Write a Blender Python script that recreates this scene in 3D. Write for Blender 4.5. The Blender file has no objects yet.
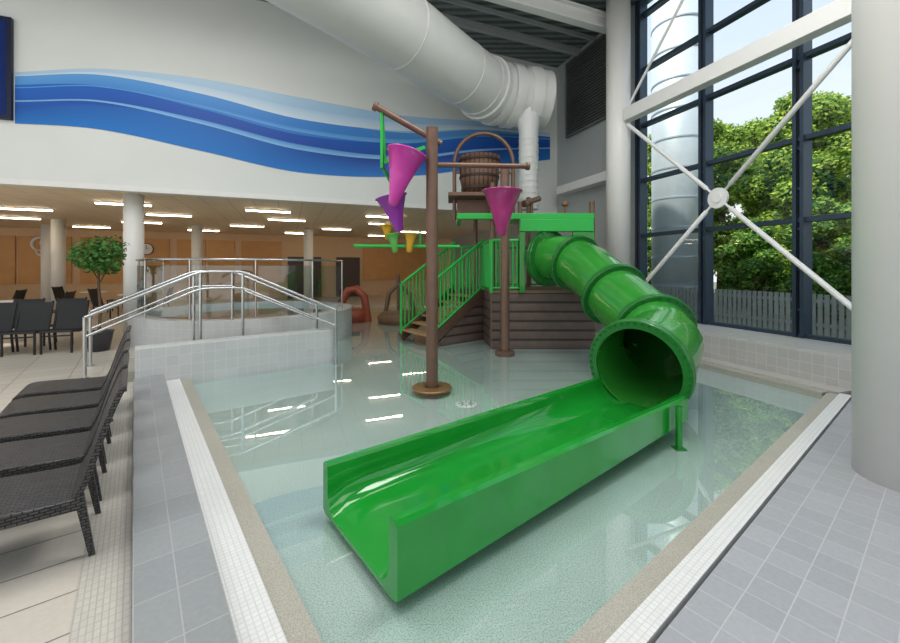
import bpy, bmesh, math, random
from mathutils import Vector, Matrix
random.seed(7)
SC = bpy.context.scene
COL = SC.collection
POOL = math.atan2(.619, .785)
GL = math.atan2(.944, -.33)
WL = math.atan2(.3735, .9275)
W0 = (-9.3, 8.2, 0)
PF = -.10   # pool floor level
def pw(a, b, z=0): return Vector((.785*a-.619*b, .619*a+.785*b, z))
def gw(t, c, z=0): return Vector((-.33*t+.944*c, .944*t+.33*c, z))
def ww(s, o=0, z=0): return Vector((W0[0]+.9275*s-.3735*o, W0[1]+.3735*s+.9275*o, z))

# ---------------------------------------------------------------- materials
MC = {}
def nmat(name):
    m = bpy.data.materials.new(name); m.use_nodes = True
    nt = m.node_tree; b = nt.nodes['Principled BSDF']
    return m, nt, b
def M(name, col, rough=.5, metal=0, var=.12, vs=6.0, bump=0, bs=60, coat=0, emit=0, spec=.5, trans=0):
    if name in MC: return MC[name]
    m, nt, b = nmat(name)
    tc = nt.nodes.new('ShaderNodeTexCoord')
    n = nt.nodes.new('ShaderNodeTexNoise'); n.inputs['Scale'].default_value = vs; n.inputs['Detail'].default_value = 4
    nt.links.new(tc.outputs['Object'], n.inputs['Vector'])
    r = nt.nodes.new('ShaderNodeMixRGB')
    r.inputs['Color1'].default_value = tuple(c*(1-var) for c in col)+(1,)
    r.inputs['Color2'].default_value = tuple(min(1, c*(1+var)) for c in col)+(1,)
    nt.links.new(n.outputs['Fac'], r.inputs['Fac'])
    nt.links.new(r.outputs[0], b.inputs['Base Color'])
    b.inputs['Roughness'].default_value = rough; b.inputs['Metallic'].default_value = metal
    b.inputs['Specular IOR Level'].default_value = spec
    b.inputs['Coat Weight'].default_value = coat
    if emit:
        b.inputs['Emission Color'].default_value = tuple(col)+(1,)
        b.inputs['Emission Strength'].default_value = emit
    if bump:
        n2 = nt.nodes.new('ShaderNodeTexNoise'); n2.inputs['Scale'].default_value = bs
        nt.links.new(tc.outputs['Object'], n2.inputs['Vector'])
        bp = nt.nodes.new('ShaderNodeBump'); bp.inputs['Strength'].default_value = bump; bp.inputs['Distance'].default_value = .01
        nt.links.new(n2.outputs['Fac'], bp.inputs['Height']); nt.links.new(bp.outputs[0], b.inputs['Normal'])
    MC[name] = m; return m
def boxuv(nt):
    tc = nt.nodes.new('ShaderNodeTexCoord')
    sp = nt.nodes.new('ShaderNodeSeparateXYZ'); nt.links.new(tc.outputs['Object'], sp.inputs[0])
    sn = nt.nodes.new('ShaderNodeSeparateXYZ'); nt.links.new(tc.outputs['Normal'], sn.inputs[0])
    def ab(o, th, op):
        a = nt.nodes.new('ShaderNodeMath'); a.operation = 'ABSOLUTE'; nt.links.new(o, a.inputs[0])
        g = nt.nodes.new('ShaderNodeMath'); g.operation = op; g.inputs[1].default_value = th
        nt.links.new(a.outputs[0], g.inputs[0]); return g.outputs[0]
    fx = ab(sn.outputs['X'], .7, 'GREATER_THAN'); fz = ab(sn.outputs['Z'], .5, 'LESS_THAN')
    def mix(f, A, B):
        x = nt.nodes.new('ShaderNodeMix'); x.data_type = 'FLOAT'
        nt.links.new(f, x.inputs[0]); nt.links.new(A, x.inputs[2]); nt.links.new(B, x.inputs[3]); return x.outputs[0]
    u = mix(fx, sp.outputs['X'], sp.outputs['Y']); v = mix(fz, sp.outputs['Y'], sp.outputs['Z'])
    cb = nt.nodes.new('ShaderNodeCombineXYZ'); nt.links.new(u, cb.inputs[0]); nt.links.new(v, cb.inputs[1])
    return cb.outputs[0], tc
def TILE(name, c1, c2, grout, w, h, mortar=.006, rough=.35, off=0.0, bump=.3, var=.10):
    if name in MC: return MC[name]
    m, nt, b = nmat(name)
    vec, tc = boxuv(nt)
    br = nt.nodes.new('ShaderNodeTexBrick'); nt.links.new(vec, br.inputs['Vector'])
    br.offset = off; br.inputs['Scale'].default_value = 1
    br.inputs['Color1'].default_value = tuple(c1)+(1,); br.inputs['Color2'].default_value = tuple(c2)+(1,)
    br.inputs['Mortar'].default_value = tuple(grout)+(1,)
    br.inputs['Mortar Size'].default_value = mortar; br.inputs['Brick Width'].default_value = w; br.inputs['Row Height'].default_value = h
    br.inputs['Mortar Smooth'].default_value = .2
    n = nt.nodes.new('ShaderNodeTexNoise'); n.inputs['Scale'].default_value = 40; n.inputs['Detail'].default_value = 6
    nt.links.new(tc.outputs['Object'], n.inputs['Vector'])
    mx = nt.nodes.new('ShaderNodeMixRGB'); mx.blend_type = 'OVERLAY'; mx.inputs['Fac'].default_value = var
    nt.links.new(br.outputs['Color'], mx.inputs['Color1']); nt.links.new(n.outputs['Fac'], mx.inputs['Color2'])
    nt.links.new(mx.outputs[0], b.inputs['Base Color'])
    b.inputs['Roughness'].default_value = rough
    bp = nt.nodes.new('ShaderNodeBump'); bp.inputs['Strength'].default_value = bump; bp.inputs['Distance'].default_value = .004; bp.invert = True
    nt.links.new(br.outputs['Fac'], bp.inputs['Height']); nt.links.new(bp.outputs[0], b.inputs['Normal'])
    MC[name] = m; return m
def GLASS(name, tint=(.95, .98, .98), f0=.04, rough=0.0, bump=0, bscale=2.0, gl=(1, 1, 1), pw_=4.5):
    m = bpy.data.materials.new(name); m.use_nodes = True; nt = m.node_tree; nt.nodes.clear()
    o = nt.nodes.new('ShaderNodeOutputMaterial'); mx = nt.nodes.new('ShaderNodeMixShader')
    t = nt.nodes.new('ShaderNodeBsdfTransparent'); t.inputs[0].default_value = tuple(tint)+(1,)
    g = nt.nodes.new('ShaderNodeBsdfGlossy'); g.inputs['Roughness'].default_value = rough; g.inputs['Color'].default_value = tuple(gl)+(1,)
    lw = nt.nodes.new('ShaderNodeLayerWeight'); lw.inputs['Blend'].default_value = .5
    p = nt.nodes.new('ShaderNodeMath'); p.operation = 'POWER'; p.inputs[1].default_value = pw_
    nt.links.new(lw.outputs['Facing'], p.inputs[0])
    f = nt.nodes.new('ShaderNodeMath'); f.operation = 'MULTIPLY_ADD'; f.inputs[1].default_value = 1-f0; f.inputs[2].default_value = f0
    nt.links.new(p.outputs[0], f.inputs[0])
    nt.links.new(f.outputs[0], mx.inputs[0]); nt.links.new(t.outputs[0], mx.inputs[1]); nt.links.new(g.outputs[0], mx.inputs[2])
    nt.links.new(mx.outputs[0], o.inputs[0])
    if bump:
        tc = nt.nodes.new('ShaderNodeTexCoord')
        n = nt.nodes.new('ShaderNodeTexNoise'); n.inputs['Scale'].default_value = bscale; n.inputs['Detail'].default_value = 3
        nt.links.new(tc.outputs['Object'], n.inputs['Vector'])
        bp = nt.nodes.new('ShaderNodeBump'); bp.inputs['Strength'].default_value = bump; bp.inputs['Distance'].default_value = .05
        nt.links.new(n.outputs['Fac'], bp.inputs['Height'])
        nt.links.new(bp.outputs[0], g.inputs['Normal'])
    return m
def SPECKLE(name, c1, c2, scale=120, rough=.6, lo=.38, hi=.6):
    m, nt, b = nmat(name)
    tc = nt.nodes.new('ShaderNodeTexCoord')
    n = nt.nodes.new('ShaderNodeTexNoise'); n.inputs['Scale'].default_value = scale; n.inputs['Detail'].default_value = 2
    n3 = nt.nodes.new('ShaderNodeTexNoise'); n3.inputs['Scale'].default_value = 1.3; n3.inputs['Detail'].default_value = 3
    nt.links.new(tc.outputs['Object'], n.inputs['Vector']); nt.links.new(tc.outputs['Object'], n3.inputs['Vector'])
    cr = nt.nodes.new('ShaderNodeValToRGB'); cr.color_ramp.elements[0].position = lo; cr.color_ramp.elements[1].position = hi
    cr.color_ramp.elements[0].color = tuple(c1)+(1,); cr.color_ramp.elements[1].color = tuple(c2)+(1,)
    nt.links.new(n.outputs['Fac'], cr.inputs[0])
    mx = nt.nodes.new('ShaderNodeMixRGB'); mx.blend_type = 'OVERLAY'; mx.inputs['Fac'].default_value = .15
    nt.links.new(cr.outputs[0], mx.inputs['Color1']); nt.links.new(n3.outputs['Fac'], mx.inputs['Color2'])
    nt.links.new(mx.outputs[0], b.inputs['Base Color']); b.inputs['Roughness'].default_value = rough
    return m
def STRIPES(name, c1, c2, scale, axis='X', rough=.5, bump=.5, metal=0, thin=.5):
    m, nt, b = nmat(name)
    tc = nt.nodes.new('ShaderNodeTexCoord')
    w = nt.nodes.new('ShaderNodeTexWave'); w.bands_direction = axis; w.inputs['Scale'].default_value = scale
    w.inputs['Distortion'].default_value = 0
    nt.links.new(tc.outputs['Object'], w.inputs['Vector'])
    cr = nt.nodes.new('ShaderNodeValToRGB'); cr.color_ramp.elements[0].position = max(0, thin-.12); cr.color_ramp.elements[1].position = thin+.12
    cr.color_ramp.elements[0].color = tuple(c1)+(1,); cr.color_ramp.elements[1].color = tuple(c2)+(1,)
    nt.links.new(w.outputs['Fac'], cr.inputs[0])
    n = nt.nodes.new('ShaderNodeTexNoise'); n.inputs['Scale'].default_value = 5; n.inputs['Detail'].default_value = 6
    nt.links.new(tc.outputs['Object'], n.inputs['Vector'])
    mx = nt.nodes.new('ShaderNodeMixRGB'); mx.blend_type = 'OVERLAY'; mx.inputs['Fac'].default_value = .3
    nt.links.new(cr.outputs[0], mx.inputs['Color1']); nt.links.new(n.outputs['Fac'], mx.inputs['Color2'])
    nt.links.new(mx.outputs[0], b.inputs['Base Color']); b.inputs['Roughness'].default_value = rough; b.inputs['Metallic'].default_value = metal
    bp = nt.nodes.new('ShaderNodeBump'); bp.inputs['Strength'].default_value = bump; bp.inputs['Distance'].default_value = .01
    nt.links.new(w.outputs['Fac'], bp.inputs['Height']); nt.links.new(bp.outputs[0], b.inputs['Normal'])
    return m
def WICKER(name):
    m, nt, b = nmat(name)
    vec, tc = boxuv(nt)
    br = nt.nodes.new('ShaderNodeTexBrick'); nt.links.new(vec, br.inputs['Vector']); br.offset = .5
    br.inputs['Scale'].default_value = 1; br.inputs['Brick Width'].default_value = .040; br.inputs['Row Height'].default_value = .017
    br.inputs['Mortar Size'].default_value = .0036; br.inputs['Mortar Smooth'].default_value = .6
    br.inputs['Color1'].default_value = (.10, .096, .10, 1); br.inputs['Color2'].default_value = (.06, .057, .06, 1); br.inputs['Mortar'].default_value = (.005, .005, .005, 1)
    nt.links.new(br.outputs['Color'], b.inputs['Base Color']); b.inputs['Roughness'].default_value = .38
    bp = nt.nodes.new('ShaderNodeBump'); bp.invert = True; bp.inputs['Strength'].default_value = .9; bp.inputs['Distance'].default_value = .006
    nt.links.new(br.outputs['Fac'], bp.inputs['Height']); nt.links.new(bp.outputs[0], b.inputs['Normal'])
    return m
def LEAF(name, c1, c2):
    m, nt, b = nmat(name)
    g = nt.nodes.new('ShaderNodeNewGeometry')
    cr = nt.nodes.new('ShaderNodeValToRGB'); cr.color_ramp.elements[0].color = tuple(c1)+(1,); cr.color_ramp.elements[1].color = tuple(c2)+(1,)
    nt.links.new(g.outputs['Random Per Island'], cr.inputs[0]); nt.links.new(cr.outputs[0], b.inputs['Base Color'])
    b.inputs['Roughness'].default_value = .6
    o = nt.nodes['Material Output']; tr = nt.nodes.new('ShaderNodeBsdfTranslucent'); mx = nt.nodes.new('ShaderNodeMixShader'); mx.inputs[0].default_value = .35
    nt.links.new(cr.outputs[0], tr.inputs[0]); nt.links.new(b.outputs[0], mx.inputs[1]); nt.links.new(tr.outputs[0], mx.inputs[2]); nt.links.new(mx.outputs[0], o.inputs[0])
    return m

white = M('white_paint', (.80, .80, .79), .5, var=.03)
wallm = M('wall_plaster', (.74, .765, .75), .6, var=.03, vs=1.5)
greywall = M('grey_wall', (.44, .47, .47), .6, var=.05)
colm = M('column_paint', (.80, .79, .77), .35, var=.02, vs=2)
steel = M('brushed_steel', (.62, .63, .64), .22, 1, var=.05)
green = M('green_fibreglass', (.014, .27, .03), .2, coat=.5, var=.18, vs=2.5)
green_lt = M('green_tube_plastic', (.04, .30, .04), .2, coat=.5, var=.14, vs=3)
green_in = M('green_trough_gelcoat', (.014, .30, .035), .12, coat=.6, var=.2, vs=3)
green_rail = M('green_rail_paint', (.03, .46, .08), .35, var=.05)
green_dark = M('green_flange', (.008, .14, .025), .3, var=.1)
green_fl = M('green_flange_ring', (.016, .19, .028), .28, coat=.3, var=.12)
brown = M('bronze_brown_pole', (.19, .115, .085), .38, .35, var=.2, vs=9)
brown_ring = M('bronze_ring', (.30, .17, .08), .4, .5, var=.25, vs=12)
magenta = M('magenta_cone', (.62, .05, .40), .22, coat=.5, var=.2, vs=3)
purple = M('purple_cone', (.34, .035, .42), .22, coat=.5, var=.2, vs=3)
plum = M('pink_plum_cone', (.46, .035, .22), .25, coat=.5, var=.2, vs=3)
yellow = M('yellow_cone', (.75, .42, .04), .35, var=.08)
lime = M('lime_cone', (.16, .5, .12), .35, var=.08)
darkwood = STRIPES('dark_plank', (.03, .022, .02), (.14, .10, .088), 1.6, 'Z', .5, .6, thin=.12)
stringerm = M('brown_stringer', (.11, .065, .045), .5, var=.3)
barrelwood = STRIPES('barrel_wood', (.04, .02, .015), (.15, .08, .048), 3.2, 'X', .5, .5, thin=.15)
tread = M('stair_tread', (.40, .24, .12), .6, var=.25, vs=12)
mull = M('blue_grey_mullion', (.045, .07, .105), .35, .3, var=.1)
glass = GLASS('window_glass', (.90, .96, .98), .04)
balglass = GLASS('balustrade_glass', (.70, .80, .83), .12, .02)
water = GLASS('pool_water', (.94, .982, .978), .06, .003, .014, 1.2, (.97, .99, 1.0), 3.4)
poolfl = SPECKLE('pool_pebble_floor', (.28, .35, .325), (.52, .61, .575), 130, lo=.34, hi=.55)
beige_edge = SPECKLE('beige_resin_edge', (.34, .325, .275), (.47, .45, .395), 170)
tile_r = TILE('grey_deck_tile', (.365, .375, .40), (.41, .42, .445), (.52, .52, .53), .165, .165, .003, .32)
tile_l = TILE('ledge_tile', (.29, .305, .315), (.33, .345, .355), (.41, .41, .41), .165, .3, .0035, .35)
tile_w = TILE('low_wall_tile', (.55, .565, .57), (.59, .605, .61), (.68, .69, .70), .15, .15, .003, .3)
tile_b = TILE('bench_tile', (.46, .45, .44), (.51, .50, .49), (.60, .59, .58), .15, .15, .004, .35)
tile_floor = TILE('beige_floor_tile', (.54, .50, .44), (.60, .56, .50), (.22, .20, .18), .6, .3, .005, .3, .0)
grating = TILE('white_grating', (.78, .78, .77), (.74, .74, .73), (.64, .65, .65), .03, .03, .003, .4)
grating_b = TILE('beige_grating', (.56, .54, .48), (.52, .50, .45), (.43, .41, .38), .025, .05, .003, .5)
wick = WICKER('dark_wicker')
blackm = M('black_mesh', (.02, .02, .022), .5, var=.2)
leafm = LEAF('tree_leaves', (.10, .26, .02), (.64, .76, .13))
leafd = LEAF('hedge_leaves', (.05, .16, .02), (.36, .55, .09))
leafp = LEAF('indoor_leaves', (.03, .12, .02), (.16, .38, .09))
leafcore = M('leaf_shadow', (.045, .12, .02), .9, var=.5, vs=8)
bark = M('bark', (.12, .08, .05), .8, var=.3, bump=.5)

# ---------------------------------------------------------------- mesh builder
class MB:
    def __init__(s): s.v = []; s.f = []; s.m = []; s.s = []
    def add(s, vs, fs, mi=0, sm=False, T=None):
        k = len(s.v)
        for p in vs:
            p = Vector(p)
            s.v.append(T @ p if T else p)
        for f in fs: s.f.append([i+k for i in f]); s.m.append(mi); s.s.append(sm)
        return s
    def box(s, x0, x1, y0, y1, z0, z1, mi=0, T=None):
        v = [(x0, y0, z0), (x1, y0, z0), (x1, y1, z0), (x0, y1, z0), (x0, y0, z1), (x1, y0, z1), (x1, y1, z1), (x0, y1, z1)]
        return s.add(v, [(0, 3, 2, 1), (4, 5, 6, 7), (0, 1, 5, 4), (1, 2, 6, 5), (2, 3, 7, 6), (3, 0, 4, 7)], mi, False, T)
    def bar(s, p0, p1, w, h, mi=0):
        p0 = Vector(p0); p1 = Vector(p1); d = (p1-p0); L = d.length; d.normalize()
        up = Vector((0, 0, 1)) if abs(d.z) < .98 else Vector((0, 1, 0))
        x = d.cross(up).normalized(); u = x.cross(d)
        T = Matrix((x, d, u)).transposed().to_4x4(); T.translation = p0
        return s.box(-w/2, w/2, 0, L, -h/2, h/2, mi, T)
    def poly(s, pts, z0, z1, mi=0):
        n = len(pts); v = [(p[0], p[1], z0) for p in pts]+[(p[0], p[1], z1) for p in pts]
        f = [list(range(n))[::-1], [n+i for i in range(n)]]+[(i, (i+1) % n, n+(i+1) % n, n+i) for i in range(n)]
        return s.add(v, f, mi)
    def tube(s, pts, r, n=12, mi=0, caps=True, closed=False, ri=None):
        pts = [Vector(p) for p in pts]; N = len(pts)
        rs = r if isinstance(r, (list, tuple)) else [r]*N
        T = []
        for i in range(N):
            if closed: t = pts[(i+1) % N]-pts[i-1]
            else: t = pts[min(i+1, N-1)]-pts[max(i-1, 0)]
            T.append(t.normalized())
        up = Vector((0, 0, 1)) if abs(T[0].z) < .9 else Vector((1, 0, 0))
        x = T[0].cross(up).normalized()
        def rings(rr):
            V = []; xx = x.copy()
            for i in range(N):
                xx = (xx-T[i]*xx.dot(T[i])).normalized(); y = T[i].cross(xx)
                for k in range(n):
                    a = 2*math.pi*k/n; V.append(pts[i]+(xx*math.cos(a)+y*math.sin(a))*rr[i])
            return V
        V = rings(rs); F = []
        for i in range(N if closed else N-1):
            for k in range(n):
                j = (i+1) % N; F.append((i*n+k, i*n+(k+1) % n, j*n+(k+1) % n, j*n+k))
        s.add(V, F, mi, True)
        if ri is not None:
            V2 = rings([q-ri for q in rs]); s.add(V2, [f[::-1] for f in F], mi, True)
            for i in (0, N-1):
                vv = V[i*n:(i+1)*n]+V2[i*n:(i+1)*n]
                s.add(vv, [(k, (k+1) % n, n+(k+1) % n, n+k) for k in range(n)], mi)
        elif caps and not closed:
            s.add(V[:n], [list(range(n))[::-1]], mi); s.add(V[-n:], [list(range(n))], mi)
        return s
    def lathe(s, prof, T=None, n=24, mi=0, sm=True, a0=0, a1=2*math.pi):
        full = abs(a1-a0-2*math.pi) < 1e-6; m = n if full else n+1
        V = []; F = []
        for r, z in prof:
            for k in range(m):
                a = a0+(a1-a0)*k/n; V.append((r*math.cos(a), r*math.sin(a), z))
        for i in range(len(prof)-1):
            for k in range(n):
                k2 = (k+1) % m; F.append((i*m+k, i*m+k2, (i+1)*m+k2, (i+1)*m+k))
        return s.add(V, F, mi, sm, T)
    def disc(s, c, r, axis, th, n=24, mi=0):
        c = Vector(c); a = Vector(axis).normalized()
        return s.tube([c-a*th/2, c+a*th/2], r, n, mi)
def finish(mb, name, mats, parent=None, world=False, ang=0, org=(0, 0, 0), label=None, cat=None, kind=None, group=None, bev=0, autosm=True):
    vs = mb.v
    if parent is not None:
        if world:
            inv = parent.matrix_basis.inverted(); vs = [inv @ p for p in vs]
        loc = Vector((0, 0, 0)); rot = 0
    else:
        xs = [p.x for p in vs]; ys = [p.y for p in vs]; zs = [p.z for p in vs]
        c = Vector(((min(xs)+max(xs))/2, (min(ys)+max(ys))/2, min(zs)))
        vs = [p-c for p in vs]; loc = Matrix.Rotation(ang, 4, 'Z') @ c + Vector(org); rot = ang
    me = bpy.data.meshes.new(name); me.from_pydata([tuple(p) for p in vs], [], mb.f)
    if not isinstance(mats, (list, tuple)): mats = [mats]
    for m in mats: me.materials.append(m)
    me.polygons.foreach_set('material_index', mb.m); me.polygons.foreach_set('use_smooth', mb.s); me.update()
    o = bpy.data.objects.new(name, me); COL.objects.link(o)
    o.location = loc; o.rotation_euler = (0, 0, rot)
    if parent is not None: o.parent = parent
    if bev:
        b = o.modifiers.new('bevel', 'BEVEL'); b.width = bev; b.segments = 2; b.limit_method = 'ANGLE'
    if label: o['label'] = label
    if cat: o['category'] = cat
    if kind: o['kind'] = kind
    if group: o['group'] = group
    return o
def thing(name, label, cat, loc=(0, 0, 0), rz=0, group=None):
    e = bpy.data.objects.new(name, None); e.empty_display_size = .1; COL.objects.link(e)
    e.location = loc; e.rotation_euler = (0, 0, rz); e['label'] = label; e['category'] = cat
    e.matrix_basis = Matrix.Translation(Vector(loc)) @ Matrix.Rotation(rz, 4, 'Z')
    if group: e['group'] = group
    return e
def copy_thing(e, loc, rz, label=None):
    n = e.copy(); COL.objects.link(n); n.location = loc; n.rotation_euler = (0, 0, rz)
    if label: n['label'] = label
    for c in list(e.children):
        k = c.copy(); COL.objects.link(k); k.parent = n
    return n
def catmull(P, k=10):
    P = [Vector(p) for p in P]; Q = [P[0]*2-P[1]]+P+[P[-1]*2-P[-2]]; out = []
    for i in range(1, len(Q)-2):
        for j in range(k):
            t = j/k; a, b, c, d = Q[i-1], Q[i], Q[i+1], Q[i+2]
            out.append(.5*((2*b)+(c-a)*t+(2*a-5*b+4*c-d)*t*t+(3*b-a-3*c+d)*t**3))
    out.append(P[-1]); return out
S = dict(kind='structure')

# ---------------------------------------------------------------- floors
SPA = Vector((-4.9, 9.9, 0)); SR = 2.4
EA, EB = .635, 1.045
f = MB().poly([(p.x, p.y) for p in [pw(0, -8), pw(0, 7.0), Vector((-2.6, 7.2, 0)), Vector((-2.7, 9.9, 0)), Vector((-3.5, 12, 0)), Vector((-5.5, 20, 0)), Vector((-5.5, 27, 0)), Vector((-32, 27, 0)), Vector((-32, -9, 0))]], -.22, 0)
f.v = [Matrix.Rotation(-POOL, 4, 'Z') @ p for p in f.v]
finish(f, 'floor', tile_floor, ang=POOL, label='beige tiled lounge floor beside the pool', **S)
finish(MB().poly([(-5.5, 17), (4.5, 17), (4.5, 27), (-5.5, 27)], -.22, 0), 'floor_back', tile_floor, label='beige tiled floor at the back of the hall', **S)
f = MB().poly([(p.x, p.y) for p in [pw(.51, .80), pw(.51, -7), gw(-9, 7.8), pw(8.53, .8)]], -.22, 0)
f.v = [Matrix.Rotation(-POOL, 4, 'Z') @ p for p in f.v]
finish(f, 'floor_right', tile_r, ang=POOL, label='grey tiled deck beside the pool', **S)
finish(MB().box(-.01, .327, -3, 6.9, -.22, .11), 'trim_1', tile_l, ang=POOL, label='raised grey tiled pool kerb', bev=.008, **S)
finish(MB().box(.327, .51, -3, 6.9, -.22, .012), 'trim_2', grating, ang=POOL, label='white overflow grating', **S)
finish(MB().box(.51, EA, .80, 6.9, -.24, -.012), 'trim_3', beige_edge, ang=POOL, label='beige resin pool edge', **S)
finish(MB().box(EA, 7.07, .82, .93, -.22, .004), 'trim_4', grating, ang=POOL, label='white overflow grating', **S)
finish(MB().box(EA, 7.05, .93, EB, -.24, -.012), 'trim_5', beige_edge, ang=POOL, label='beige resin pool edge', **S)
finish(MB().box(3.3, 17, -6.4, -6.25, -.24, -.012), 'trim_6', beige_edge, ang=GL, label='beige resin pool edge', **S)
finish(MB().box(3.2, 17, -6.7, -6.4, -.24, .004), 'trim_7', tile_b, ang=GL, label='tiled strip between pool and bench', **S)
finish(MB().box(-.222, -.013, -3, 6.9, 0, .006), 'trim_8', grating_b, ang=POOL, label='beige drain grating', **S)
finish(MB().poly([(-.3, .9), (7.5, 4.9), (1.2, 18), (-6, 18), (-4.5, 8), (-4.0, 5.5)], -.20, PF), 'floor_pool', poolfl, label='pale aqua pebbled pool floor', **S)
wp = [pw(EA+.001, EB+.001), pw(6.99, EB+.001), gw(17, 6.249), Vector((-5.4, 17, 0)), Vector((-3.4, 12, 0)), Vector((-2.7, 10.4, 0)), Vector((-2.5, 9.6, 0)), Vector((-2.75, 8.8, 0)), pw(2.81, 7.2), pw(2.81, 6.89), pw(EA+.001, 6.89)]
wo = MB(); wo.add([(p.x, p.y, -.035) for p in wp], [list(range(len(wp)))])
w_ob = finish(wo, 'pool_water', water, label='clear shallow pool water with gentle ripples', cat='water', kind='stuff')
if w_ob.data.polygons[0].normal.z < 0: w_ob.data.flip_normals()

# ---------------------------------------------------------------- shell
ZC = 8.3
finish(MB().box(-3.5, 14.3, 0, .3, 3.35, ZC), 'wall_back', wallm, ang=WL, org=W0, label='white upper wall above the lounge', **S)
finish(MB().box(-3.5, 13.85, -.04, -.002, 3.33, 3.45), 'trim_9', white, ang=WL, org=W0, label='white soffit edge', **S)
finish(MB().box(7.95, 22, -8.1, -7.8, -.22, ZC), 'wall_right', greywall, ang=GL, label='grey side wall', **S)
finish(MB().box(-9, 7.95, -8.0, -7.8, -.22, .43), 'wall_window_base', greywall, ang=GL, label='low wall under the glazing', **S)
finish(MB().box(2.0, 8.9, -7.8, -6.7, -.05, .43), 'trim_10', tile_b, ang=GL, label='long tiled bench ledge under the windows', bev=.01, **S)
ceilm = STRIPES('ceiling_deck', (.10, .13, .125), (.24, .29, .28), 1.2, 'Y', .6, .8)
finish(MB().poly([(-14, -10), (13, -10), tuple(gw(-5, 8.1))[:2], tuple(gw(12, 8.1))[:2], tuple(ww(14.2, .3))[:2], tuple(ww(-5, .3))[:2]], ZC, ZC+.2), 'ceiling', ceilm, label='dark corrugated metal ceiling', **S)
ceil2 = TILE('soffit_tile', (.82, .69, .52), (.84, .71, .54), (.6, .5, .38), .6, .6, .012, .7)
finish(MB().box(-22, 17, .3, 14, 3.35, 3.5), 'ceiling_lounge', ceil2, ang=WL, org=W0, label='cream tiled lounge ceiling', **S)
warm = M('warm_panel', (.62, .34, .13), .5, var=.15, vs=2)
cream = M('cream_wall', (.70, .50, .31), .6, var=.08)
finish(MB().box(-22, 17, 12, 12.3, -.05, 3.35), 'wall_far', cream, ang=WL, org=W0, label='warm cream far wall of the lounge', **S)
mb = MB()
for x0, x1 in [(-16, -13.4), (-13.3, -10.7), (-10.6, -7.6), (-7.0, -5.4), (-5.3, -3.5), (-3.2, -1.6), (-1.5, .2), (.5, 1.7), (1.8, 3.0), (3.3, 5.2), (9.5, 13.5)]:
    mb.box(x0, x1, 11.93, 11.998, .9, 3.0)
finish(mb, 'trim_11', warm, ang=WL, org=W0, label='warm orange wall panels', **S)
doorm = M('dark_door', (.09, .065, .05), .4, var=.2)
for k, (x0, x1) in enumerate([(5.5, 7.2), (8.0, 9.3)]):
    finish(MB().box(x0, x1, 11.90, 11.99, 0, 2.2), 'door_%d' % (k+1), doorm, ang=WL, org=W0, label='dark double door in the far wall', **S)

# window glazing
TT = [9.63, 7.89, 6.15, 4.41, 2.67, .93, -.81, -2.55]
ZZ = [.45, 2.41, 3.78, 5.15, 6.52, 7.89]
n = 0
for i in range(1, len(TT)-1):
    n += 1
    mb = MB(); mb.add([(TT[i+1]+.04, -7.87, .5), (TT[i]-.04, -7.87, .5), (TT[i]-.04, -7.87, ZC-.02), (TT[i+1]+.04, -7.87, ZC-.02)], [(0, 1, 2, 3)])
    finish(mb, 'window_%d' % n, glass, ang=GL, label='tall clear glass pane', **S)
mb = MB()
for t in TT[1:]:
    for o in (-.055, .055):
        mb.box(t+o-.028, t+o+.028, -7.95, -7.72, .44, ZC)
    z = .9
    while z < ZC:
        mb.box(t-.05, t+.05, -7.93, -7.76, z-.02, z+.02); z += .68
for z in ZZ:
    mb.box(TT[-1], TT[1], -7.93, -7.77, z-.04, z+.04)
finish(mb, 'trim_12', mull, ang=GL, label='dark blue grey glazing frame', **S)
mb = MB().box(8.9, 10.85, -7.79, -7.70, 5.75, 5.82).box(8.9, 10.85, -7.79, -7.70, 8.05, 8.12).box(8.9, 8.97, -7.79, -7.70, 5.75, 8.12).box(10.78, 10.85, -7.79, -7.70, 5.75, 8.12).box(8.95, 10.8, -7.795, -7.785, 5.8, 8.1, 1)
z = 5.88
while z < 8.05:
    mb.bar((8.97, -7.74, z), (10.78, -7.74, z), .07, .035); z += .085
finish(mb, 'ventilation_louvre', [M('louvre_metal', (.18, .19, .19), .5, .3), M('louvre_dark', (.02, .02, .02), .8)], ang=GL, label='large dark slatted ventilation louvre high on the wall', cat='vent')
finish(MB().box(8.2, 11.0, -7.79, -7.45, 3.95, 4.2), 'wall_duct', white, ang=GL, label='white boxed duct running along the side wall', cat='duct', bev=.01)

# columns, beam, brace
CL = gw(7.92, 7.15); CR = gw(2.82, 7.15)
e = thing('column', 'round white structural column standing on the bench ledge', 'column', (CL.x, CL.y, .43))
finish(MB().lathe([(0, 0), (.28, 0), (.28, ZC-.43), (0, ZC-.43)], None, 40), 'shaft', colm, e)
e = thing('column', 'round white structural column at the end of the glazing', 'column', (CR.x, CR.y, .43))
finish(MB().lathe([(0, 0), (.30, 0), (.30, ZC-.43), (0, ZC-.43)], None, 40), 'shaft', colm, e)
e = thing('column', 'large round cream column on the tiled deck', 'column', (3.47, 3.02, 0))
finish(MB().lathe([(0, 0), (.31, 0), (.31, ZC), (0, ZC)], None, 64), 'shaft', colm, e)
mb = MB().box(3.14, 7.62, -7.27, -7.03, 5.10, 5.40)
finish(mb, 'steel_beam', white, ang=GL, label='white horizontal steel beam across the glazing', cat='beam', bev=.01)
bc = gw(5.37, 7.15, 2.90)
e = thing('cross_brace', 'white steel cross brace with round centre plate before the glazing', 'brace', gw(5.37, 7.15, .43))
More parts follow.
